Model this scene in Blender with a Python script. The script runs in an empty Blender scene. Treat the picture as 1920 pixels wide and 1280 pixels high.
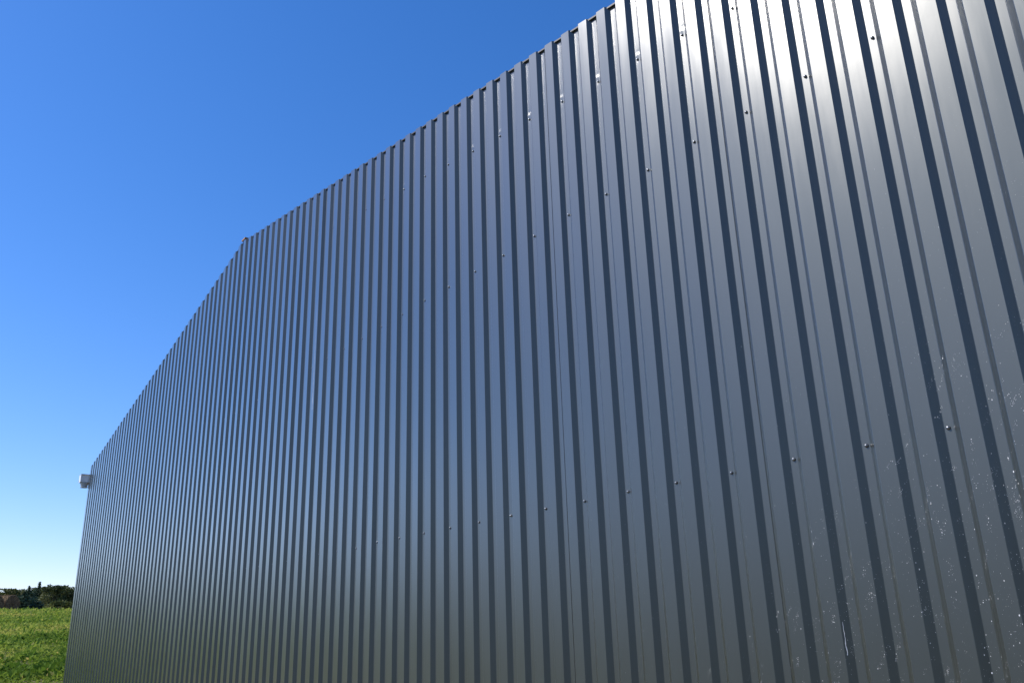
import bpy, bmesh, math, random
import numpy as np
from mathutils import Matrix, Vector

# ------------------------------------------------------------------ camera, sky, sun
sc = bpy.context.scene
C = sc.collection
R = math.radians
CAMZ = 1.6
cd = bpy.data.cameras.new('camera')
cam = bpy.data.objects.new('camera', cd)
C.objects.link(cam)
cd.sensor_width = 36.0
cd.lens = 1593.69 / 1920 * 36
cd.clip_start = 0.05
cd.clip_end = 5000
Fv = Vector((0.0, 0.9469974, 0.3212413))
Rv = Vector((0.9995254, 0.0098959, -0.0291724))
Uv = Vector((0.0308051, -0.3210889, 0.9465479))
m = Matrix.Identity(4)
for i in range(3):
    m[i][0] = Rv[i]; m[i][1] = Uv[i]; m[i][2] = -Fv[i]
m[2][3] = CAMZ
cam.matrix_world = m
sc.camera = cam

SUN_EL, SUN_AZ = 46.0, -95.0          # azimuth clockwise from +Y
w = bpy.data.worlds.new('World'); sc.world = w; w.use_nodes = True
nt = w.node_tree
sky = nt.nodes.new('ShaderNodeTexSky')
sky.sky_type = 'NISHITA'
sky.sun_disc = False
sky.sun_elevation = R(SUN_EL)
sky.sun_rotation = R(SUN_AZ)
sky.altitude = 0
sky.air_density = 1.0
sky.dust_density = 0.3
sky.ozone_density = 4.5
bg = nt.nodes['Background']
bg.inputs['Strength'].default_value = 0.15
hs = nt.nodes.new('ShaderNodeHueSaturation')      # the camera's vivid rendering of a clear sky
hs.inputs['Saturation'].default_value = 1.27
hs.inputs['Value'].default_value = 1.32
nt.links.new(sky.outputs[0], hs.inputs['Color'])
wb = nt.nodes.new('ShaderNodeMix'); wb.data_type = 'RGBA'; wb.blend_type = 'MULTIPLY'   # white balance of the sky light
wb.inputs[0].default_value = 1.0
wb.inputs[7].default_value = (0.99, 0.86, 1.00, 1)
nt.links.new(hs.outputs[0], wb.inputs[6])
nt.links.new(wb.outputs[2], bg.inputs[0])
ld = bpy.data.lights.new('sun', 'SUN')
ld.energy = 4.8; ld.angle = R(0.5); ld.color = (1.0, 0.95, 0.90)
sun = bpy.data.objects.new('sun', ld); C.objects.link(sun)
sd = Vector((math.sin(R(SUN_AZ)) * math.cos(R(SUN_EL)), math.cos(R(SUN_AZ)) * math.cos(R(SUN_EL)), math.sin(R(SUN_EL))))
sun.rotation_euler = sd.to_track_quat('Z', 'Y').to_euler()
sun.location = (-20, -5, 20)
vs = sc.view_settings
vs.view_transform = 'Standard'; vs.look = 'None'; vs.gamma = 1; vs.use_curve_mapping = False
vs.exposure = 0.0

rng = np.random.default_rng(7)
random.seed(7)

# ------------------------------------------------------------------ helpers
def mesh_np(name, V, Fq, mat, parent=None, smooth=False, attr=None):
    """V (n,3), Fq (m,k) constant size faces"""
    V = np.asarray(V, np.float32); Fq = np.asarray(Fq, np.int32)
    me = bpy.data.meshes.new(name)
    me.vertices.add(len(V)); me.vertices.foreach_set('co', V.ravel())
    k = Fq.shape[1]
    me.loops.add(Fq.size); me.loops.foreach_set('vertex_index', Fq.ravel())
    me.polygons.add(len(Fq))
    me.polygons.foreach_set('loop_start', np.arange(0, Fq.size, k, dtype=np.int32))
    me.polygons.foreach_set('loop_total', np.full(len(Fq), k, np.int32))
    me.polygons.foreach_set('use_smooth', np.full(len(Fq), bool(smooth)))
    if attr is not None:
        a = me.attributes.new('tint', 'FLOAT', 'FACE')
        a.data.foreach_set('value', np.asarray(attr, np.float32))
    me.update(calc_edges=True); me.validate()
    me.materials.append(mat)
    o = bpy.data.objects.new(name, me); C.objects.link(o)
    if parent: o.parent = parent
    return o

def bm_obj(name, bm, mat, parent=None, smooth=False):
    me = bpy.data.meshes.new(name); bm.normal_update(); bm.to_mesh(me); bm.free()
    for p in me.polygons: p.use_smooth = smooth
    me.materials.append(mat)
    o = bpy.data.objects.new(name, me); C.objects.link(o)
    if parent: o.parent = parent
    return o

def box(bm, a, b):
    vs_ = [bm.verts.new((x, y, z)) for z in (a[2], b[2]) for y in (a[1], b[1]) for x in (a[0], b[0])]
    for f in ((0, 2, 3, 1), (4, 5, 7, 6), (0, 1, 5, 4), (2, 6, 7, 3), (0, 4, 6, 2), (1, 3, 7, 5)):
        bm.faces.new([vs_[i] for i in f])

def tag(o, label=None, cat=None, group=None, kind=None):
    for k, v in (('label', label), ('category', cat), ('group', group), ('kind', kind)):
        if v: o[k] = v
    return o

def empty(name, loc, rz=0.0):
    o = bpy.data.objects.new(name, None); C.objects.link(o)
    o.location = loc; o.rotation_euler = (0, 0, rz); o.empty_display_size = 0.5
    return o

def copy_tree(o, parent=None):
    c = o.copy(); C.objects.link(c)
    if parent: c.parent = parent
    for ch in list(o.children): copy_tree(ch, c)
    return c

def mat(name):
    mm = bpy.data.materials.new(name); mm.use_nodes = True
    return mm, mm.node_tree, mm.node_tree.nodes['Principled BSDF']

def N(t, ty, **kw):
    n = t.nodes.new(ty)
    for k, v in kw.items():
        if k in n.inputs: n.inputs[k].default_value = v
        else: setattr(n, k, v)
    return n

def ramp(t, fac, stops):
    r = t.nodes.new('ShaderNodeValToRGB')
    el = r.color_ramp.elements
    while len(el) < len(stops): el.new(0.5)
    for e, (p, c) in zip(el, stops): e.position = p; e.color = (*c, 1)
    t.links.new(fac, r.inputs[0]); return r

# ------------------------------------------------------------------ materials
def painted_steel(name, base, rough=0.36, metal=0.5):
    mm, t, b = mat(name)
    tc = N(t, 'ShaderNodeTexCoord')
    mp = N(t, 'ShaderNodeMapping'); mp.inputs['Scale'].default_value = (14, 14, 1.1)
    t.links.new(tc.outputs['Object'], mp.inputs[0])
    n1 = N(t, 'ShaderNodeTexNoise', Scale=1.3, Detail=6.0, Roughness=0.6)
    t.links.new(mp.outputs[0], n1.inputs[0])
    n2 = N(t, 'ShaderNodeTexNoise', Scale=1.2, Detail=4.0)
    t.links.new(tc.outputs['Object'], n2.inputs[0])
    mx = N(t, 'ShaderNodeMath', operation='MULTIPLY'); 
    ad = N(t, 'ShaderNodeMath', operation='ADD')
    t.links.new(n1.outputs[0], ad.inputs[0]); t.links.new(n2.outputs[0], ad.inputs[1])
    mr = N(t, 'ShaderNodeMapRange'); mr.inputs[1].default_value = 0.6; mr.inputs[2].default_value = 1.4
    mr.inputs[3].default_value = rough - 0.025; mr.inputs[4].default_value = rough + 0.03
    t.links.new(ad.outputs[0], mr.inputs[0]); t.links.new(mr.outputs[0], b.inputs['Roughness'])
    r = ramp(t, ad.outputs[0], [(0.3, tuple(c * 0.93 for c in base)), (1.0, tuple(c * 1.07 for c in base))])
    t.links.new(r.outputs[0], b.inputs['Base Color'])
    b.inputs['Metallic'].default_value = metal
    return mm

def coated_sheet(name, base, rough, f0, flake):
    """dark satin lacquer: matt ground under a clear layer whose gloss falls off quickly"""
    mm = painted_steel(name, base, rough, 0.0)
    t = mm.node_tree; b = t.nodes['Principled BSDF']
    d = N(t, 'ShaderNodeBsdfDiffuse'); gl = N(t, 'ShaderNodeBsdfAnisotropic', distribution='BECKMANN')
    gl.inputs['Color'].default_value = (0.97, 0.96, 0.92, 1)
    lw = N(t, 'ShaderNodeLayerWeight', Blend=0.5)
    pw = N(t, 'ShaderNodeMath', operation='POWER'); pw.inputs[1].default_value = 2.5
    fr = N(t, 'ShaderNodeMath', operation='MULTIPLY_ADD'); fr.inputs[1].default_value = 1.0 - f0; fr.inputs[2].default_value = f0
    t.links.new(lw.outputs['Facing'], pw.inputs[0]); t.links.new(pw.outputs[0], fr.inputs[0])
    mx = N(t, 'ShaderNodeMixShader')
    t.links.new(b.inputs['Base Color'].links[0].from_socket, d.inputs['Color'])
    t.links.new(b.inputs['Roughness'].links[0].from_socket, gl.inputs['Roughness'])
    fl = N(t, 'ShaderNodeBsdfAnisotropic', distribution='BECKMANN')      # metal flakes in the paint
    fl.inputs['Color'].default_value = (*flake, 1); fl.inputs['Roughness'].default_value = 0.50
    ad = N(t, 'ShaderNodeAddShader')
    t.links.new(d.outputs[0], ad.inputs[0]); t.links.new(fl.outputs[0], ad.inputs[1])
    t.links.new(fr.outputs[0], mx.inputs[0]); t.links.new(ad.outputs[0], mx.inputs[1]); t.links.new(gl.outputs[0], mx.inputs[2])
    t.links.new(mx.outputs[0], t.nodes['Material Output'].inputs[0])
    t.nodes.remove(b)
    return mm

M = {}
M['steel'] = coated_sheet('graphite_coated_steel', (0.031, 0.033, 0.028), 0.30, 0.037, (0.038, 0.042, 0.041))
M['screw'] = painted_steel('screw_paint', (0.25, 0.26, 0.27), 0.28, 0.8)

def simple(name, col, rough=0.6, metal=0.0, var=0.15, scale=8):
    mm, t, b = mat(name)
    n = N(t, 'ShaderNodeTexNoise', Scale=float(scale), Detail=5.0)
    tc = N(t, 'ShaderNodeTexCoord'); t.links.new(tc.outputs['Object'], n.inputs[0])
    r = ramp(t, n.outputs[0], [(0.3, tuple(c * (1 - var) for c in col)), (0.7, tuple(min(1, c * (1 + var)) for c in col))])
    t.links.new(r.outputs[0], b.inputs['Base Color'])
    b.inputs['Roughness'].default_value = rough; b.inputs['Metallic'].default_value = metal
    return mm
M['white'] = simple('white_gutter_paint', (0.75, 0.76, 0.77), 0.35)
M['outlet'] = simple('grey_plastic', (0.38, 0.41, 0.44), 0.3)
M['bracket'] = simple('dark_bracket', (0.05, 0.07, 0.07), 0.4)
M['dark'] = simple('rubber_washer', (0.015, 0.015, 0.016), 0.6)
M['wood'] = simple('raw_timber', (0.33, 0.17, 0.08), 0.8, var=0.3, scale=20)
M['flash'] = simple('dark_flashing', (0.03, 0.032, 0.036), 0.5)
M['splat'] = simple('dried_white_drops', (0.68, 0.67, 0.65), 0.6)
M['bark'] = simple('bark', (0.09, 0.07, 0.055), 0.9, var=0.4)

def tinted(name, stops, rough=0.55, trans=0.25):
    mm, t, b = mat(name)
    at = N(t, 'ShaderNodeAttribute', attribute_name='tint')
    r = ramp(t, at.outputs['Fac'], stops)
    t.links.new(r.outputs[0], b.inputs['Base Color'])
    b.inputs['Roughness'].default_value = rough
    b.inputs['Specular IOR Level'].default_value = 0.3
    tr = N(t, 'ShaderNodeBsdfTranslucent'); t.links.new(r.outputs[0], tr.inputs[0])
    mx = N(t, 'ShaderNodeMixShader'); mx.inputs[0].default_value = trans
    t.links.new(b.outputs[0], mx.inputs[1]); t.links.new(tr.outputs[0], mx.inputs[2])
    t.links.new(mx.outputs[0], t.nodes['Material Output'].inputs[0])
    return mm
M['grass'] = tinted('field_leaves', [(0.0, (0.11, 0.19, 0.02)), (0.4, (0.25, 0.34, 0.045)), (0.7, (0.40, 0.43, 0.08)), (1.0, (0.62, 0.52, 0.14))], 0.75, 0.4)
M['grass'].node_tree.nodes['Principled BSDF'].inputs['Specular IOR Level'].default_value = 0.12
M['spruce'] = tinted('spruce_needles', [(0.0, (0.025, 0.048, 0.026)), (0.6, (0.05, 0.085, 0.04)), (1.0, (0.09, 0.13, 0.06))], 0.7, 0.1)
M['leaf'] = tinted('broad_leaves', [(0.0, (0.03, 0.045, 0.015)), (0.6, (0.075, 0.10, 0.028)), (1.0, (0.16, 0.16, 0.05))], 0.6, 0.25)
M['leafy'] = tinted('yellow_green_leaves', [(0.0, (0.05, 0.07, 0.018)), (0.6, (0.12, 0.14, 0.035)), (1.0, (0.22, 0.21, 0.06))], 0.6, 0.25)
M['wood_far'] = tinted('far_wood_foliage', [(0.0, (0.018, 0.035, 0.012)), (1.0, (0.06, 0.085, 0.025))], 0.8, 0.1)
M['hay'] = tinted('weathered_hay', [(0.0, (0.06, 0.038, 0.018)), (1.0, (0.21, 0.14, 0.06))], 0.9, 0.0)

# ------------------------------------------------------------------ wall frame of reference
YAW = 0.91707
D0 = 2.56667                          # distance camera -> valley plane
nv = np.array([math.sin(YAW), math.cos(YAW), 0.0])
tv = np.array([math.cos(YAW), -math.sin(YAW), 0.0])
ORG = nv * D0                         # building origin on the ground plane under the wall, x=0
def local(x, y, z): return ORG + tv * x + nv * y + np.array([0, 0, z])
X0, X1 = -13.55, 1.95
XR = -7.656
def rake(x):                           # height of the sheets' top edge
    x = np.asarray(x, float)
    return CAMZ + np.where(x > XR, 2.5833 - 0.14836 * x, 5.3766 + 0.21651 * x)

# terrain: the field rises to a crest around the yard
def ground(x, y):
    x = np.asarray(x, float); y = np.asarray(y, float)
    r = np.hypot(x, y)
    z14, z60 = 0.93, CAMZ + 60 * 0.0300
    s = (z60 - z14) / 46
    z = np.where(r < 14, z14 * (np.clip((r - 2.5) / 11.5, 0, 1)) ** 1.5, z14 + s * (r - 14))
    zc = CAMZ + r * 0.0300 - (r - 60) * 0.0018 - np.clip(r - 90, 0, 1e9) * 0.010 - np.clip(r - 200, 0, 1e9) * 0.02
    z = np.where(r > 60, zc, z)
    z = z + np.where(r > 230, -(r - 230) * 0.0035, 0)
    z = z + 0.10 * np.sin(x * 0.21 + 1) * np.sin(y * 0.17) * np.clip((r - 12) / 20, 0, 1) * np.clip((58 - r) / 10, 0, 1)
    return np.maximum(z, -3) if np.ndim(z) else float(z)

# ------------------------------------------------------------------ ground sheet
def make_ground():
    rs = np.concatenate([[0.0], np.linspace(1.5, 20, 38), np.linspace(21, 90, 90), np.geomspace(94, 2500, 50)])
    na = 220
    an = np.linspace(0, 2 * np.pi, na, endpoint=False)
    V = []
    for r in rs:
        V.append(np.stack([r * np.sin(an), r * np.cos(an), ground(r * np.sin(an), r * np.cos(an))], 1))
    V = np.concatenate(V)
    Fq = []
    for i in range(len(rs) - 1):
        a = i * na + np.arange(na); b = i * na + (np.arange(na) + 1) % na
        Fq.append(np.stack([a, b, b + na, a + na], 1)[:, ::-1])
    mm, t, b = mat('field_soil_and_grass')
    tc = N(t, 'ShaderNodeTexCoord')
    n1 = N(t, 'ShaderNodeTexNoise', Scale=0.35, Detail=8.0, Roughness=0.65)
    n2 = N(t, 'ShaderNodeTexNoise', Scale=6.0, Detail=8.0, Roughness=0.7)
    n3 = N(t, 'ShaderNodeTexNoise', Scale=40.0, Detail=3.0)
    for n in (n1, n2, n3): t.links.new(tc.outputs['Object'], n.inputs[0])
    green = ramp(t, n2.outputs[0], [(0.3, (0.11, 0.12, 0.06)), (0.6, (0.20, 0.21, 0.10)), (0.8, (0.27, 0.25, 0.15))])
    dirt = ramp(t, n3.outputs[0], [(0.3, (0.16, 0.12, 0.08)), (0.7, (0.30, 0.25, 0.18))])
    # bare strip along the building: distance to the wall line
    gp = N(t, 'ShaderNodeVectorMath', operation='DOT_PRODUCT')
    gp.inputs[1].default_value = tuple(float(v) for v in nv)
    t.links.new(tc.outputs['Object'], gp.inputs[0])
    ds = N(t, 'ShaderNodeMath', operation='SUBTRACT'); ds.inputs[0].default_value = D0
    t.links.new(gp.outputs['Value'], ds.inputs[1])
    sc_ = N(t, 'ShaderNodeMath', operation='MULTIPLY_ADD'); sc_.inputs[1].default_value = 2.2
    t.links.new(n1.outputs[0], sc_.inputs[0]); 
    t.links.new(ds.outputs[0], sc_.inputs[2])
    mr = N(t, 'ShaderNodeMapRange'); mr.inputs[1].default_value = 3.2; mr.inputs[2].default_value = 4.6
    t.links.new(sc_.outputs[0], mr.inputs[0])
    mx = N(t, 'ShaderNodeMix', data_type='RGBA')
    t.links.new(mr.outputs[0], mx.inputs[0]); t.links.new(dirt.outputs[0], mx.inputs[6]); t.links.new(green.outputs[0], mx.inputs[7])
    t.links.new(mx.outputs[2], b.inputs['Base Color'])
    b.inputs['Roughness'].default_value = 0.95
    b.inputs['Specular IOR Level'].default_value = 0.1
    bp = N(t, 'ShaderNodeBump', Strength=0.8, Distance=0.05); t.links.new(n2.outputs[0], bp.inputs['Height'])
    t.links.new(bp.outputs[0], b.inputs['Normal'])
    o = mesh_np('field_ground', V, np.concatenate(Fq), mm, smooth=True)
    tag(o, kind='structure')
make_ground()

# ------------------------------------------------------------------ the building
hall = empty('metal_building', tuple(ORG), -YAW)      # local x along the gable wall, local y into the building
tag(hall, 'large hall clad in dark grey ribbed metal sheets with a low pitched gable', 'building')

PITCH = 0.1375
DEP = 0.0205
SX0 = -4.7783                          # a screw (valley) position; valleys with screws every 2 ribs
LAP = {}
# one rib: phase along the wall, depth (0 valley, -1 crown); two-step slope on the left, steep slope on the right
PROF = [(0.105, 0.0), (0.125, -0.06), (0.195, -0.40), (0.215, -0.52), (0.286, -0.955), (0.298, -1.0),
        (0.731, -1.0), (0.742, -0.955), (0.884, -0.04), (0.897, 0.0)]
PXS = [0.0] + [p for p, _ in PROF] + [1.0]
PYS = [0.0] + [-h for _, h in PROF] + [0.0]

def sheet_rows(x):
    """z levels (bottom -> top) as arrays over x, fine near the top screw row"""
    top = rake(x); r3 = top - 0.389
    lv = [np.full_like(top, -0.15)]
    for f in np.linspace(0, 1, 34)[1:]:
        lv.append(-0.15 + (r3 - 0.10 + 0.15) * f)
    for dz in (-0.07, -0.045, -0.028, -0.016, -0.006, 0.004, 0.012, 0.02, 0.028, 0.036, 0.046, 0.06, 0.085, 0.12):
        lv.append(r3 + dz)
    lv.append(top - 0.16); lv.append(top - 0.03); lv.append(top - 0.006)
    lv.append(top)
    return np.stack(lv)               # rows, cols

LAPK = 3
_g = np.random.default_rng(15)
_nx = SX0 + (8 * np.arange(-14, 12) - LAPK) * PITCH
_ny = _g.normal(0, 0.0011, len(_nx))
def yoff(x):                            # the sheets do not hang in one perfect plane
    return np.interp(x, _nx, _ny)

def make_wall(name, x0, x1, parent, phase0):
    cols_x, cols_y, kind, rib = [], [], [], []
    k0 = int(math.floor((x0 - phase0) / PITCH)); k1 = int(math.ceil((x1 - phase0) / PITCH))
    for k in range(k0, k1 + 1):
        for j, (p, h) in enumerate(PROF):
            x = phase0 + (k + p) * PITCH
            if x0 <= x <= x1:
                cols_x.append(x); cols_y.append(h * DEP); kind.append(j); rib.append(k)
        # valley centre columns (for the dimples round the screws)
        for p in (0.955, 0.985, 1.0, 1.015, 1.045):
            x = phase0 + (k + p) * PITCH
            if x0 <= x <= x1:
                cols_x.append(x); cols_y.append(0.0); kind.append(20); rib.append(k + 1)
    cols_x = np.array(cols_x); cols_y = np.array(cols_y); kind = np.array(kind); rib = np.array(rib)
    nc = len(cols_x)
    Z = sheet_rows(cols_x); nr = len(Z)
    Y = np.tile(cols_y, (nr, 1)); X = np.tile(cols_x, (nr, 1))
    # every rib and every sheet (8 ribs) sits a little differently
    g = np.random.default_rng(11)
    ribs = np.unique(rib); tilt = {k: g.normal(0, 0.00034) for k in range(ribs.min() - 2, ribs.max() + 3)}
    ph = {k: g.uniform(0, 6.28, 3) for k in tilt}
    sheet = (rib + LAPK) // 8
    for c in range(nc):
        k = rib[c]; p = (cols_x[c] - phase0) / PITCH - k
        s = sheet[c]
        Y[:, c] += yoff(cols_x[c])
        if kind[c] in (4, 5, 6, 7):
            Y[:, c] += tilt[k] * (p - 0.49) / 0.2
            z = Z[:, c]
            Y[:, c] += 0.00022 * np.sin(z * 2.3 + ph[k][0]) * (p - 0.49) / 0.2 + 0.0004 * np.sin(z * 1.1 + ph[k][1])
    # dimples and creases round the upper screws
    for i in range(-18, 16):
        xs = SX0 + i * 0.275
        top = float(rake(xs)); z3 = top - 0.389
        gg = np.random.default_rng(100 + i)
        amp = gg.uniform(0.1, 0.75)
        dx = (X - xs) / 0.0065; dz = (Z - z3) / 0.012
        Y += 0.0010 * amp * np.exp(-dx ** 2 - dz ** 2)
        dz2 = (Z - (z3 + 0.028)) / 0.010
        near = np.exp(-((X - xs) / 0.011) ** 2)
        Y -= 0.0015 * amp * near * np.exp(-dz2 ** 2)
        dz3 = (Z - (z3 + 0.046)) / 0.012
        Y += 0.0009 * amp * near * np.exp(-dz3 ** 2)
    # side laps: the covering sheet stands one sheet thickness proud in its valley
    V = np.stack([X, Y, Z], -1).reshape(-1, 3)
    idx = np.arange(nr * nc).reshape(nr, nc)
    Fq = np.stack([idx[:-1, :-1], idx[:-1, 1:], idx[1:, 1:], idx[1:, :-1]], -1).reshape(-1, 4)
    return mesh_np(name, V, Fq, M['steel'], parent), (cols_x, kind, rib, sheet)

wall, info = make_wall('gable_wall', X0, X1, hall, SX0)

def lap_strips():
    bm = bmesh.new()
    cols_x, kind, rib, sheet = info
    for s in np.unique(sheet):
        k = 8 * s - LAPK
        xa = SX0 + (k - 0.035) * PITCH; xb = SX0 + (k + 0.10) * PITCH
        if xa < X0 or xb > X1: continue
        za, zb = float(rake(xa)) - 0.002, float(rake(xb)) - 0.002
        y, o1, o2 = -0.0009, float(yoff(xa)), float(yoff(xb))
        c = [(xa, o1, -0.15), (xa, o1 + y, -0.15), (xb, o2 + y, -0.15), (xb, o2, -0.15)]
        d = [(xa, o1, za), (xa, o1 + y, za), (xb, o2 + y, zb), (xb, o2, zb)]
        vc = [bm.verts.new(p) for p in c]; vd = [bm.verts.new(p) for p in d]
        for i in range(3): bm.faces.new([vc[i], vc[i + 1], vd[i + 1], vd[i]])
        bm.faces.new(vd)
    return bm_obj('side_lap', bm, M['steel'], wall)
lap_strips()

# --- screws: hexagonal head on a rubber washer, each a part of the wall
def screw_mesh():
    bm = bmesh.new()
    def ring(r, y, n=12, off=0): return [bm.verts.new((r * math.cos(2 * math.pi * i / n + off), y, r * math.sin(2 * math.pi * i / n + off))) for i in range(n)]
    a = ring(0.0064, 0.0); b = ring(0.0064, -0.0016); c = ring(0.0052, -0.0026)
    d = ring(0.0046, -0.0030); e = ring(0.0044, -0.0066); f = ring(0.0026, -0.0078)
    rs = [a, b, c, d, e, f]
    for p, q in zip(rs, rs[1:]):
        for i in range(12): bm.faces.new([p[i], p[(i + 1) % 12], q[(i + 1) % 12], q[i]])
    bm.faces.new(f)
    me = bpy.data.meshes.new('screw'); bm.normal_update(); bmesh.ops.recalc_face_normals(bm, faces=bm.faces)
    bm.to_mesh(me); bm.free()
    me.materials.append(M['screw']); me.materials.append(M['dark'])
    for i, p in enumerate(me.polygons): p.material_index = 1 if i < 24 else 0
    for p in me.polygons: p.use_smooth = True
    return me
sm = screw_mesh()
for i in range(-18, 15):
    x = SX0 + i * 0.275
    for row in range(3):
        if row == 2 and i < -17: continue
        o = bpy.data.objects.new('screw', sm); C.objects.link(o); o.parent = wall
        z = (CAMZ + 0.5356, CAMZ + 1.9485, float(rake(x)) - 0.389)[row]
        o.location = (x + rng.normal(0, 0.0015), (-0.0002, -0.0002, 0.0003)[row] + float(yoff(x)), z + rng.normal(0, 0.003))
        o.rotation_euler = (rng.normal(0, 0.05), rng.uniform(0, 1), rng.normal(0, 0.05))

# --- roof, other walls, trim
def make_roof():
    L = 22.0
    for sgn, (xa, xb) in ((-1, (X0 - 0.03, XR)), (1, (XR, X1))):
        bm = bmesh.new()
        za, zb = float(rake(xa)) if sgn < 0 else float(rake(XR + 1e-6)), float(rake(xb))
        if sgn < 0: zb = float(rake(XR))
        y0, y1 = -DEP * 0.55, L
        g1, g2 = -0.011, 0.035
        c = [(xa, y0, za + g1), (xb, y0, zb + g1), (xb, y1, zb + g1), (xa, y1, za + g1)]
        vb = [bm.verts.new(p) for p in c]; vt = [bm.verts.new((p[0], p[1], p[2] + (0.009 if p[1] < 1 else g2))) for p in c]
        bm.faces.new(vb[::-1]); bm.faces.new(vt)
        for i in range(4): bm.faces.new([vb[i], vb[(i + 1) % 4], vt[(i + 1) % 4], vt[i]])
        bm_obj('roof', bm, M['flash'], hall)
    bm = bmesh.new()
    zr = float(rake(XR))
    box(bm, (XR - 0.02, -0.024, zr + 0.003), (XR + 0.07, 0.3, zr + 0.018))
    bm_obj('ridge_board', bm, M['wood'], hall)
    # side and back walls, plain ribbed sheets
    for nm, (ax, ay), (bx_, by_) in (('side_wall', (X0 + 0.01, 22.0), (X0 + 0.01, 0.012)), ('side_wall', (X1 - 0.01, 0.012), (X1 - 0.01, 22.0))):
        V = []; d = np.array([bx_ - ax, by_ - ay]); ln = np.hypot(*d); d /= ln; nn = np.array([d[1], -d[0]])
        ks = np.arange(int(ln / PITCH)); pts = []
        for k in ks:
            for p, h in ((0.115, 0), (0.32, 1), (0.737, 1), (0.893, 0)): pts.append(((k + p) * PITCH, h * DEP))
        pts = [(0, 0)] + pts + [(ln, 0)]
        top = float(rake(ax)) - 0.01
        P = np.array([[ax + d[0] * s + nn[0] * h, ay + d[1] * s + nn[1] * h] for s, h in pts])
        n_ = len(P)
        V = np.concatenate([np.c_[P, np.full(n_, -0.15)], np.c_[P, np.full(n_, top)]])
        i = np.arange(n_ - 1)
        mesh_np(nm, V, np.stack([i, i + 1, i + 1 + n_, i + n_], 1), M['steel'], hall)
    bm = bmesh.new()
    v = [bm.verts.new(p) for p in ((X0, 21.99, -0.15), (X1, 21.99, -0.15), (X1, 21.99, float(rake(X1)) - 0.01), (XR, 21.99, zr - 0.01), (X0, 21.99, float(rake(X0)) - 0.01))]
    bm.faces.new(v)
    bm_obj('back_wall', bm, M['steel'], hall)
make_roof()

# --- corner trim: thin folded strip on the far end of the gable wall
bm = bmesh.new()
box(bm, (X0 - 0.022, -0.016, -0.15), (X0 - 0.002, 0.05, float(rake(X0)) - 0.02))
bm_obj('corner_trim', bm, M['steel'], hall)

# --- eaves gutter: white square box sticking out past the far corner, rounded outlet below
def make_gutter():
    bm = bmesh.new()
    zt = CAMZ + 2.325
    xa, xb, ya, yb = X0 - 0.15, X0 - 0.035, -0.125, 21.5
    z0 = zt - 0.105
    th = 0.006
    box(bm, (xa, ya, z0), (xb, yb, z0 + th))
    box(bm, (xa, ya, z0 + th), (xa + th, yb, zt)); box(bm, (xb - th, ya, z0 + th), (xb, yb, zt))
    box(bm, (xa + th, ya, z0 + th), (xb - th, ya + th, zt))
    box(bm, (xa - 0.012, ya - 0.002, zt + 0.0005), (xa + 0.012, yb, zt + 0.010))
    box(bm, (xb - 0.012, ya - 0.002, zt + 0.0005), (xb + 0.012, yb, zt + 0.010))
    g = bm_obj('gutter', bm, M['white'], hall)
    g['label'] = 'square white gutter end sticking out past the far corner'
    # outlet funnel
    bm = bmesh.new()
    cx, cy = (xa + xb) / 2, ya + 0.068
    prof = [(0.060, 0.0), (0.060, -0.010), (0.056, -0.014), (0.048, -0.040), (0.042, -0.058), (0.050, -0.060), (0.050, -0.072)]
    rings = []
    for r_, dz in prof:
        rings.append([bm.verts.new((cx + r_ * math.cos(a), cy + r_ * math.sin(a), z0 + dz - 0.002)) for a in np.linspace(0, 2 * math.pi, 20, endpoint=False)])
    for p, q in zip(rings, rings[1:]):
        for i in range(20): bm.faces.new([p[i], q[i], q[(i + 1) % 20], p[(i + 1) % 20]])
    bm.faces.new(rings[0][::-1]) if False else None
    bm.faces.new(rings[-1])
    bm_obj('outlet', bm, M['outlet'], g, smooth=False)
    bm = bmesh.new()
    box(bm, (xa - 0.085, ya + 0.01, z0 + 0.022), (xa - 0.001, ya + 0.040, z0 + 0.046))
    box(bm, (xa - 0.030, ya + 0.01, z0 + 0.047), (xa - 0.008, ya + 0.040, z0 + 0.088))
    bm_obj('bracket', bm, M['bracket'], g)
make_gutter()

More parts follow.
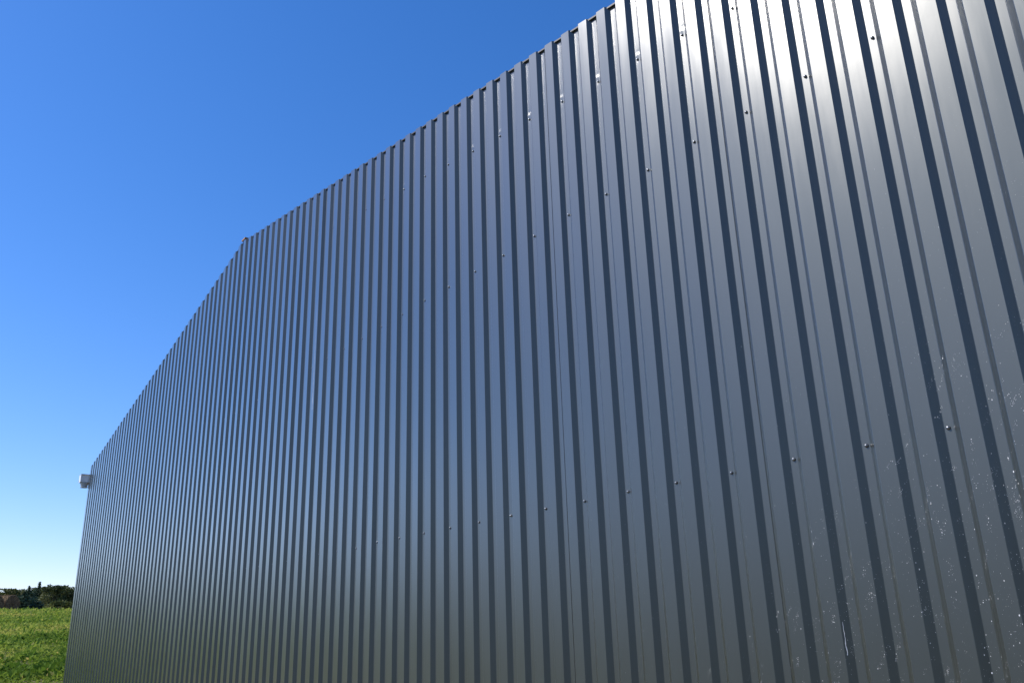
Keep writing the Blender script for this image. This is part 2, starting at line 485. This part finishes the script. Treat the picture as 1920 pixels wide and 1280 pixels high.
# --- dried white drops on the near sheets (one scatter, nobody could count it)
def surf_y(x):
    p = ((x - SX0) / PITCH) % 1.0
    return yoff(x) - DEP * np.interp(p, PXS, PYS)
def surf_n(x):
    p = ((x - SX0) / PITCH) % 1.0
    s = DEP * (np.interp((p + 0.01) % 1.0, PXS, PYS) - np.interp((p - 0.01) % 1.0, PXS, PYS)) / (0.02 * PITCH)
    nx, ny = -s, -np.ones_like(s)
    l = np.hypot(nx, ny); return nx / l, ny / l
def make_splatter():
    g = np.random.default_rng(5)
    px, pz, pr = [], [], []
    def add(x, z, r): px.append(x); pz.append(z); pr.append(r)
    # clusters: short flicked arcs rising to the right and round spatters
    for _ in range(1150):
        a = g.uniform(0, 1) ** 0.62
        x = -2.55 + a * 1.9 + g.normal(0, 0.05)
        lim = -0.35 + 1.15 * max(0.0, min(1.0, (x + 2.4) / 1.2))
        z = g.uniform(-0.55, lim)
        dens = (x + 2.7) / 1.9
        if g.uniform() > dens ** 1.3 * (0.25 + 0.75 * max(0, (lim - z)) ** 0.5): continue
        n = int(g.integers(3, 26))
        if g.uniform() < 0.62:
            ang = g.normal(1.1, 0.22); ln = g.uniform(0.02, 0.09)
            for t_ in g.uniform(0, 1, n): add(x + math.cos(ang) * ln * t_ + g.normal(0, 0.003), z + math.sin(ang) * ln * t_ + g.normal(0, 0.003), g.lognormal(-0.35, 0.5))
        else:
            sd_ = g.uniform(0.010, 0.034)
            for _2 in range(n): add(x + g.normal(0, sd_), z + g.normal(0, sd_ * 1.3), g.lognormal(-0.4, 0.55))
    for _ in range(2600):
        a = g.uniform(0, 1) ** 0.55
        add(-3.2 + a * 2.6, g.uniform(-0.6, 1.5) * (0.35 + 0.65 * a), g.lognormal(-0.75, 0.4))
    for _ in range(260):
        add(g.uniform(-1.5, -0.7), g.uniform(0.6, 1.6), g.lognormal(-0.7, 0.4))
    x = np.array(px); z = np.array(pz); r = np.minimum(np.array(pr), 3.2) * 0.00057
    kk = x < 1.0; x, z, r = x[kk], z[kk], r[kk]
    # dense dribbles on the dark right-hand flanks at the lower right
    n_ = 3200
    k = g.integers(20, 36, n_)
    fx = SX0 + (k + g.uniform(0.74, 0.89, n_)) * PITCH
    fz = -0.62 + g.beta(1.2, 2.2, n_) * 1.5
    keep = g.uniform(0, 1, n_) < np.clip((fx + 2.3) / 1.5, 0, 1) ** 2 * np.clip(1.15 - (fz + 0.6) / 1.4, 0, 1)
    keep &= np.sin(fz * 17 + k * 1.7) + np.sin(fz * 6.1 + k * 2.9) > -0.3
    x = np.r_[x, fx[keep]]; z = np.r_[z, fz[keep]]; r = np.r_[r, np.minimum(g.lognormal(-0.25, 0.5, keep.sum()), 3.0) * 0.0007]
    V, Fq = [], []
    y = surf_y(x); nx, ny = surf_n(x)
    S = 7
    an = np.linspace(0, 2 * np.pi, S, endpoint=False)
    el = 1 + g.uniform(0, 0.7, len(x))
    for i in range(len(x)):
        tx, ty = -ny[i], nx[i]            # tangent in the horizontal plane
        b = len(V)
        for a in an:
            V.append((x[i] + tx * r[i] * math.cos(a) + nx[i] * 0.0003, y[i] + ty * r[i] * math.cos(a) + ny[i] * 0.0003, CAMZ + z[i] + r[i] * el[i] * math.sin(a)))
        V.append((x[i] + nx[i] * (0.0003 + r[i] * 0.4), y[i] + ny[i] * (0.0003 + r[i] * 0.4), CAMZ + z[i]))
        for j in range(S): Fq.append((b + j, b + (j + 1) % S, b + S))
    o = mesh_np('paint_splatter', V, Fq, M['splat'], wall, smooth=True)
    o['kind'] = 'stuff'
    # long runs
    V, Fq = [], []
    def run(x, z0, z1, w0, w1, n=14, skip=0.0):
        pts = []
        gg = np.random.default_rng(int(abs(x * 1000)))
        for i in range(n + 1):
            f = i / n
            xx = x + gg.normal(0, 0.0005); zz = z0 + (z1 - z0) * f
            wd = (w0 + (w1 - w0) * f) * gg.uniform(0.6, 1.3)
            pts.append((xx - wd, xx + wd, zz))
        for i in range(n):
            b = len(V)
            for q in (pts[i], pts[i + 1]):
                for xx in q[:2]:
                    V.append((xx, float(surf_y(np.array(xx))) - 0.0008, CAMZ + q[2]))
            Fq.append((b, b + 1, b + 3, b + 2))
    run(-1.647, -0.005, -0.105, 0.0003, 0.0011)
    
    mesh_np('drip', V, Fq, M['splat'], wall)
    V, Fq = [], []
    run(-5.80, 2.45, 1.60, 0.0004, 0.0016, 60)
    mesh_np('drip', V, Fq, M['splat'], wall)
make_splatter()

# ------------------------------------------------------------------ field vegetation
def leaves_mesh(name, P, size, tint, material, parent=None, up=0.6, seed=1, asp=0.45):
    """one bent leaf (a narrow quad) at every point"""
    g = np.random.default_rng(seed)
    n = len(P)
    d = g.normal(0, 1, (n, 3)); d[:, 2] = np.abs(d[:, 2]) * up + 0.2
    d /= np.linalg.norm(d, axis=1)[:, None]
    s = np.cross(d, g.normal(0, 1, (n, 3))); s /= np.linalg.norm(s, axis=1)[:, None]
    size = np.broadcast_to(size, (n,))[:, None]
    a = P; b = P + d * size * 0.5 + s * size * asp * 0.5; c = P + d * size; e = P + d * size * 0.5 - s * size * asp * 0.5
    V = np.stack([a, b, c, e], 1).reshape(-1, 3)
    Fq = np.arange(4 * n).reshape(n, 4)
    return mesh_np(name, V, Fq, material, parent, attr=tint)

def vnoise(x, y, s, seed):
    g = np.random.default_rng(seed); T = g.uniform(0, 1, (64, 64))
    u, v = x / s, y / s
    i, j = np.floor(u).astype(int), np.floor(v).astype(int); fu, fv = u - i, v - j
    fu = fu * fu * (3 - 2 * fu); fv = fv * fv * (3 - 2 * fv)
    t = lambda a, b: T[a % 64, b % 64]
    return (t(i, j) * (1 - fu) + t(i + 1, j) * fu) * (1 - fv) + (t(i, j + 1) * (1 - fu) + t(i + 1, j + 1) * fu) * fv

def make_grass():
    g = np.random.default_rng(21)
    def wedge(n, r0, r1, a0, a1, pw=1.0):
        r = r0 + (r1 - r0) * g.uniform(0, 1, n) ** pw; a = R(a0) + (R(a1) - R(a0)) * g.uniform(0, 1, n)
        return r * np.sin(a), r * np.cos(a), r
    parts = [wedge(90000, 12.5, 62, -33, -25.8, 1.0), wedge(30000, 54, 64, -33, -25.8), wedge(70000, 8, 62, -58, -33, 1.0)]
    x = np.concatenate([p[0] for p in parts]); y = np.concatenate([p[1] for p in parts]); r = np.concatenate([p[2] for p in parts])
    lx = x * tv[0] + y * tv[1]; ly = x * nv[0] + y * nv[1] - D0
    inside = (lx > X0 - 0.12) & (ly > -0.15)
    dist = -ly
    n1 = vnoise(x, y, 1.1, 1); n2 = vnoise(x, y, 4.0, 2); n3 = vnoise(x + 0.5 * y, y, 0.45, 3)
    bare = np.clip(1.5 - r / 14 * 0.9 + (n1 - 0.5) * 0.9 + (n2 - 0.5) * 0.8, 0, 0.85) * (r < 20)
    keep = (~inside) & (g.uniform(0, 1, len(x)) > bare)
    x, y, r, n1, n2, n3 = (v[keep] for v in (x, y, r, n1, n2, n3))
    z = ground(x, y)
    clump = np.clip(n3 * 1.3 - 0.25, 0, 1)
    size = (0.05 + 0.10 * clump) * (0.75 + 0.011 * r) * g.uniform(0.6, 1.3, len(x))
    z = z + g.uniform(0, 1, len(x)) * 0.16 * clump * (0.7 + 0.01 * r)
    green = np.clip(0.9 - np.abs(r - 20) / 14, 0, 1) * 0.25
    tint = np.clip(0.52 + (n2 - 0.5) * 0.55 + (n1 - 0.5) * 0.45 + g.normal(0, 0.13, len(x)) - green - 0.2 * clump * (r < 30), 0, 1)
    flower = g.uniform(0, 1, len(x)) < 0.012
    tint = np.where(flower, 1.0, tint)
    P = np.stack([x, y, z], 1)
    o = leaves_mesh('field_grass', P, size, tint, M['grass'], up=0.55, seed=3, asp=0.42)
    tag(o, 'bright green leafy crop and weeds covering the field beyond the wall', 'grass', kind='stuff')
make_grass()

# ------------------------------------------------------------------ trees
def place(az, dist): return dist * math.sin(R(az)), dist * math.cos(R(az))

def trunk_mesh(parent, h, r0, seed, lean=0.02):
    g = np.random.default_rng(seed)
    V, Fq = [], []
    n, S = 10, 8
    for i in range(n + 1):
        f = i / n; rr = r0 * (1 - f) ** 0.8 + 0.012
        cx, cy = lean * h * math.sin(f * 2 + seed) * 0.5, lean * h * math.cos(f * 3 + seed) * 0.4
        for j in range(S):
            a = 2 * math.pi * j / S; V.append((cx + rr * math.cos(a), cy + rr * math.sin(a), f * h - 0.2))
        if i < n:
            for j in range(S): Fq.append((i * S + j, i * S + (j + 1) % S, (i + 1) * S + (j + 1) % S, (i + 1) * S + j))
    return mesh_np('trunk', V, Fq, M['bark'], parent, smooth=True)

def spruce(az, dist, h, wid, seed, label, group=None, dens=1.0, bare_top=0.16):
    x, y = place(az, dist)
    root = empty('spruce_tree', (x, y, float(ground(x, y))))
    tag(root, label, 'tree', group)
    trunk_mesh(root, h * 0.99, 0.02 * h, seed)
    g = np.random.default_rng(seed)
    P, S, T = [], [], []
    zz = 0.04 * h
    while zz < h * 0.985:
        f = zz / h
        L = wid * (1 - f) ** 0.85 * g.uniform(0.85, 1.1)
        if f > 1 - bare_top: L = max(L * 0.42, 0.07)
        nb = 7 if f < 0.7 else 5
        a0 = g.uniform(0, 6.28)
        for b in range(nb):
            a = a0 + b * 6.283 / nb + g.normal(0, 0.15); l = L * g.uniform(0.7, 1.15)
            m_ = int((10 + 26 * l) * dens) + 3
            t_ = g.uniform(0.1, 1, m_)
            dr = -0.18 * l * t_ + 0.10 * l * t_ ** 2 * 1.6
            spread = 0.16 * l * (1.1 - t_) + 0.03
            px = np.cos(a) * l * t_ + g.normal(0, 1, m_) * spread; py = np.sin(a) * l * t_ + g.normal(0, 1, m_) * spread
            pz = zz + dr + g.normal(0, 0.05, m_)
            P.append(np.stack([px, py, pz], 1)); S.append(g.uniform(0.16, 0.34, m_) * (0.5 + 0.5 * min(1, l)))
            T.append(np.clip(g.normal(0.45, 0.18, m_) + 0.15 * t_, 0, 1))
        zz += h * 0.035 * g.uniform(0.8, 1.25)
    leaves_mesh('crown', np.concatenate(P), np.concatenate(S), np.concatenate(T), M['spruce'], root, up=0.3, seed=seed, asp=0.5)
    return root

def broadleaf(az, dist, h, wid, seed, label, group=None, material='leaf', name='broadleaf_tree', n=5200, low=0.12, peak=0.0):
    x, y = place(az, dist)
    root = empty(name, (x, y, float(ground(x, y))))
    tag(root, label, 'tree', group)
    trunk_mesh(root, h * 0.8, 0.022 * h, seed, 0.05)
    g = np.random.default_rng(seed)
    nb = 26
    cen, rad = [], []
    for _ in range(nb):
        f = g.uniform(low, 0.93)
        env = math.sin(math.pi * min(1, max(0.05, (f - low * 0.4) / (1.05 - low * 0.4))) ** (0.8)) ** 0.6 * (1 - peak * f)
        a = g.uniform(0, 6.28); q = g.uniform(0.1, 0.85) * env * wid
        cen.append((math.cos(a) * q, math.sin(a) * q, f * h)); rad.append(g.uniform(0.16, 0.34) * wid * (0.6 + 0.4 * env) * (1 - peak * f * 0.6))
    cen.append((0.05 * wid, 0, h * 0.90)); rad.append(0.22 * wid * (1 - peak * 0.6))
    cen, rad = np.array(cen), np.array(rad)
    w_ = rad ** 2 / (rad ** 2).sum()
    k = g.choice(len(cen), n, p=w_)
    d = g.normal(0, 1, (n, 3)); d /= np.linalg.norm(d, axis=1)[:, None]
    P = cen[k] + d * rad[k][:, None] * (g.uniform(0.45, 1.08, n) ** 0.6)[:, None] * np.array([1, 1, 0.85])
    P += g.normal(0, 0.05, P.shape)
    P[:, 2] = np.clip(P[:, 2], 0.1, h)
    T = np.clip(g.normal(0.5, 0.2, n) + (g.uniform(0, 0.5, len(cen)) - 0.25)[k], 0, 1)
    leaves_mesh('crown', P, g.uniform(0.13, 0.30, n), T, M[material], root, up=0.5, seed=seed, asp=0.6)
    # a few limbs
    V, Fq = [], []
    for c in cen[:9]:
        z0 = c[2] * 0.55
        b = len(V)
        for (px, py, pz, rr) in ((0, 0, z0, 0.008 * h), (c[0] * 0.6, c[1] * 0.6, z0 + (c[2] - z0) * 0.7, 0.005 * h), (c[0], c[1], c[2], 0.002 * h)):
            for j in range(5):
                a = 6.283 * j / 5; V.append((px + rr * math.cos(a), py + rr * math.sin(a), pz))
        for i in range(2):
            for j in range(5): Fq.append((b + i * 5 + j, b + i * 5 + (j + 1) % 5, b + i * 5 + 5 + (j + 1) % 5, b + i * 5 + 5 + j))
    mesh_np('limb', V, Fq, M['bark'], root)
    return root

def hgt(az, dist, tan):                 # tree height whose tip stands at the given slope seen from the camera
    x, y = place(az, dist)
    return CAMZ + tan * dist - float(ground(x, y))
DT = 125
spruce(-28.64, DT - 6, hgt(-28.64, DT - 6, 0.0597), 1.88, 31, 'tallest spruce, its thin tip rising above all other trees at the field edge', bare_top=0.22)
spruce(-29.13, DT, hgt(-29.13, DT, 0.0558), 1.62, 32, 'spruce with a thin tip, just left of the tallest spruce', bare_top=0.18)
spruce(-29.32, DT - 24, hgt(-29.32, DT - 24, 0.0500), 2.12, 33, 'lower bushy green spruce beside the hay bales, in front of the tree row')
spruce(-28.95, DT - 22, hgt(-28.95, DT - 22, 0.0485), 2.0, 34, 'low blue green spruce in front of the tallest spruce')
broadleaf(-29.95, DT, hgt(-29.95, DT, 0.0520), 2.7, 41, 'pale green rounded tree behind the hay bales', material='leafy')
broadleaf(-29.57, DT + 4, hgt(-29.57, DT + 4, 0.0517), 2.29, 42, 'dark round tree between the hay bales and the leftmost spruce tip')
broadleaf(-29.25, DT + 6, hgt(-29.25, DT + 6, 0.0522), 2.16, 48, 'dark round tree just behind the thin tipped spruce')
broadleaf(-28.90, DT + 2, hgt(-28.90, DT + 2, 0.0530), 2.03, 43, 'dark tree filling the gap between the two spruce tips')
broadleaf(-28.36, DT + 3, hgt(-28.36, DT + 3, 0.0537), 2.16, 44, 'dark tree just right of the tallest spruce')
broadleaf(-28.12, DT - 2, hgt(-28.12, DT - 2, 0.0566), 1.89, 45, 'tall dark tree with a round knob top, in the middle of the row', peak=0.35)
broadleaf(-27.80, DT - 8, hgt(-27.80, DT - 8, 0.0551), 2.56, 46, 'broad dark tree right of the round knob topped tree')
broadleaf(-27.33, DT - 4, hgt(-27.33, DT - 4, 0.0551), 2.29, 47, 'yellow green tree with a pointed top near the grey wall', material='leafy', peak=0.5)
broadleaf(-26.88, DT - 8, hgt(-26.88, DT - 8, 0.0535), 2.29, 49, 'olive green tree closest to the grey wall corner')
broadleaf(-26.35, DT - 4, hgt(-26.35, DT - 4, 0.0530), 2.43, 50, 'green tree partly hidden behind the grey wall corner')
broadleaf(-27.5, DT - 30, hgt(-27.5, DT - 30, 0.0400), 1.35, 51, 'small pale bush at the foot of the pointed yellow green tree', material='leafy', name='bush', n=2500, low=0.05)
broadleaf(-30.46, 210, hgt(-30.46, 210, 0.0490), 3.2, 52, 'distant bluish tree at the left edge behind the hay bales', n=4500, low=0.02)
broadleaf(-30.22, 215, hgt(-30.22, 215, 0.0465), 2.8, 53, 'low distant tree above the left hay bale', n=4500, low=0.02)
broadleaf(-30.48, DT + 6, hgt(-30.48, DT + 6, 0.0485), 2.2, 57, 'low dark tree directly above the hay bale cut by the left edge', low=0.03)

def far_wood():
    """the wood that closes the view all round, beyond the single trees"""
    g = np.random.default_rng(77)
    n = 60000
    a = g.uniform(0, 360, n)
    # leave the sector of the individually built trees open
    k = (a > 328.9) & (a < 334.0)
    a = a[~k]
    hh = 4.5 + 3.0 * (0.5 * np.sin(R(1) * a * 9) + 0.5 * np.sin(R(1) * a * 23 + 1) + 0.3 * np.sin(R(1) * a * 71)) * 0.6
    d = g.uniform(150, 172, len(a)); x = d * np.sin(R(1) * a); y = d * np.cos(R(1) * a)
    z = ground(x, y) + hh * g.uniform(0, 1, len(a)) ** 0.8
    o = leaves_mesh('far_wood', np.stack([x, y, z], 1), g.uniform(0.9, 2.0, len(a)), g.uniform(0, 1, len(a)), M['wood_far'], seed=9, asp=0.8)
    tag(o, 'distant wood closing the fields all round, seen mirrored in the wall', 'wood', kind='stuff')
far_wood()

# ------------------------------------------------------------------ round hay bales
def bale(az, dist, yaw, rad, ln, seed, label):
    x, y = place(az, dist)
    root = empty('hay_bale', (x, y, float(ground(x, y)) - 0.03), yaw)
    tag(root, label, 'hay bale', 'round hay bales on the field')
    g = np.random.default_rng(seed)
    V, Fq = [], []
    S, L = 40, 14
    prof = []
    for i in range(7): prof.append((-ln / 2 - 0.015 * (i % 2), rad * (i / 6) * 0.97))
    for i in range(L + 1): prof.append((-ln / 2 + 0.03 + (ln - 0.06) * i / L, rad * (1.0 if 0 < i < L else 0.985)))
    for i in range(7): prof.append((ln / 2 + 0.015 * (i % 2), rad * (1 - i / 6) * 0.97))
    for p, r_ in prof:
        for j in range(S):
            a = 2 * math.pi * j / S
            rr = r_ * (1 + 0.02 * g.normal()) ; q = 0.96 if math.sin(a) < -0.6 else 1.0
            V.append((p + 0.01 * g.normal(), rr * math.cos(a) * 1.02, rad + rr * math.sin(a) * q * 0.98))
    for i in range(len(prof) - 1):
        for j in range(S): Fq.append((i * S + j, i * S + (j + 1) % S, (i + 1) * S + (j + 1) % S, (i + 1) * S + j))
    mesh_np('roll', V, Fq, M['hay'], root, attr=np.clip(g.normal(0.4, 0.22, len(Fq)), 0, 1))
    # loose straw standing off the roll
    n = 1800
    a = g.uniform(0, 6.283, n); px = g.uniform(-ln / 2, ln / 2, n)
    P = np.stack([px, rad * np.cos(a), rad + rad * np.sin(a)], 1)
    leaves_mesh('straw', P, g.uniform(0.05, 0.14, n), np.clip(g.normal(0.5, 0.25, n), 0, 1), M['hay'], root, up=0.2, seed=seed, asp=0.15)
bale(-30.17, 75, R(-14), 0.665, 1.2, 61, 'brown round hay bale with its dark round end facing the wall')
bale(-30.93, 73.5, R(-12), 0.64, 1.2, 62, 'brown round hay bale cut by the left edge of the photo')
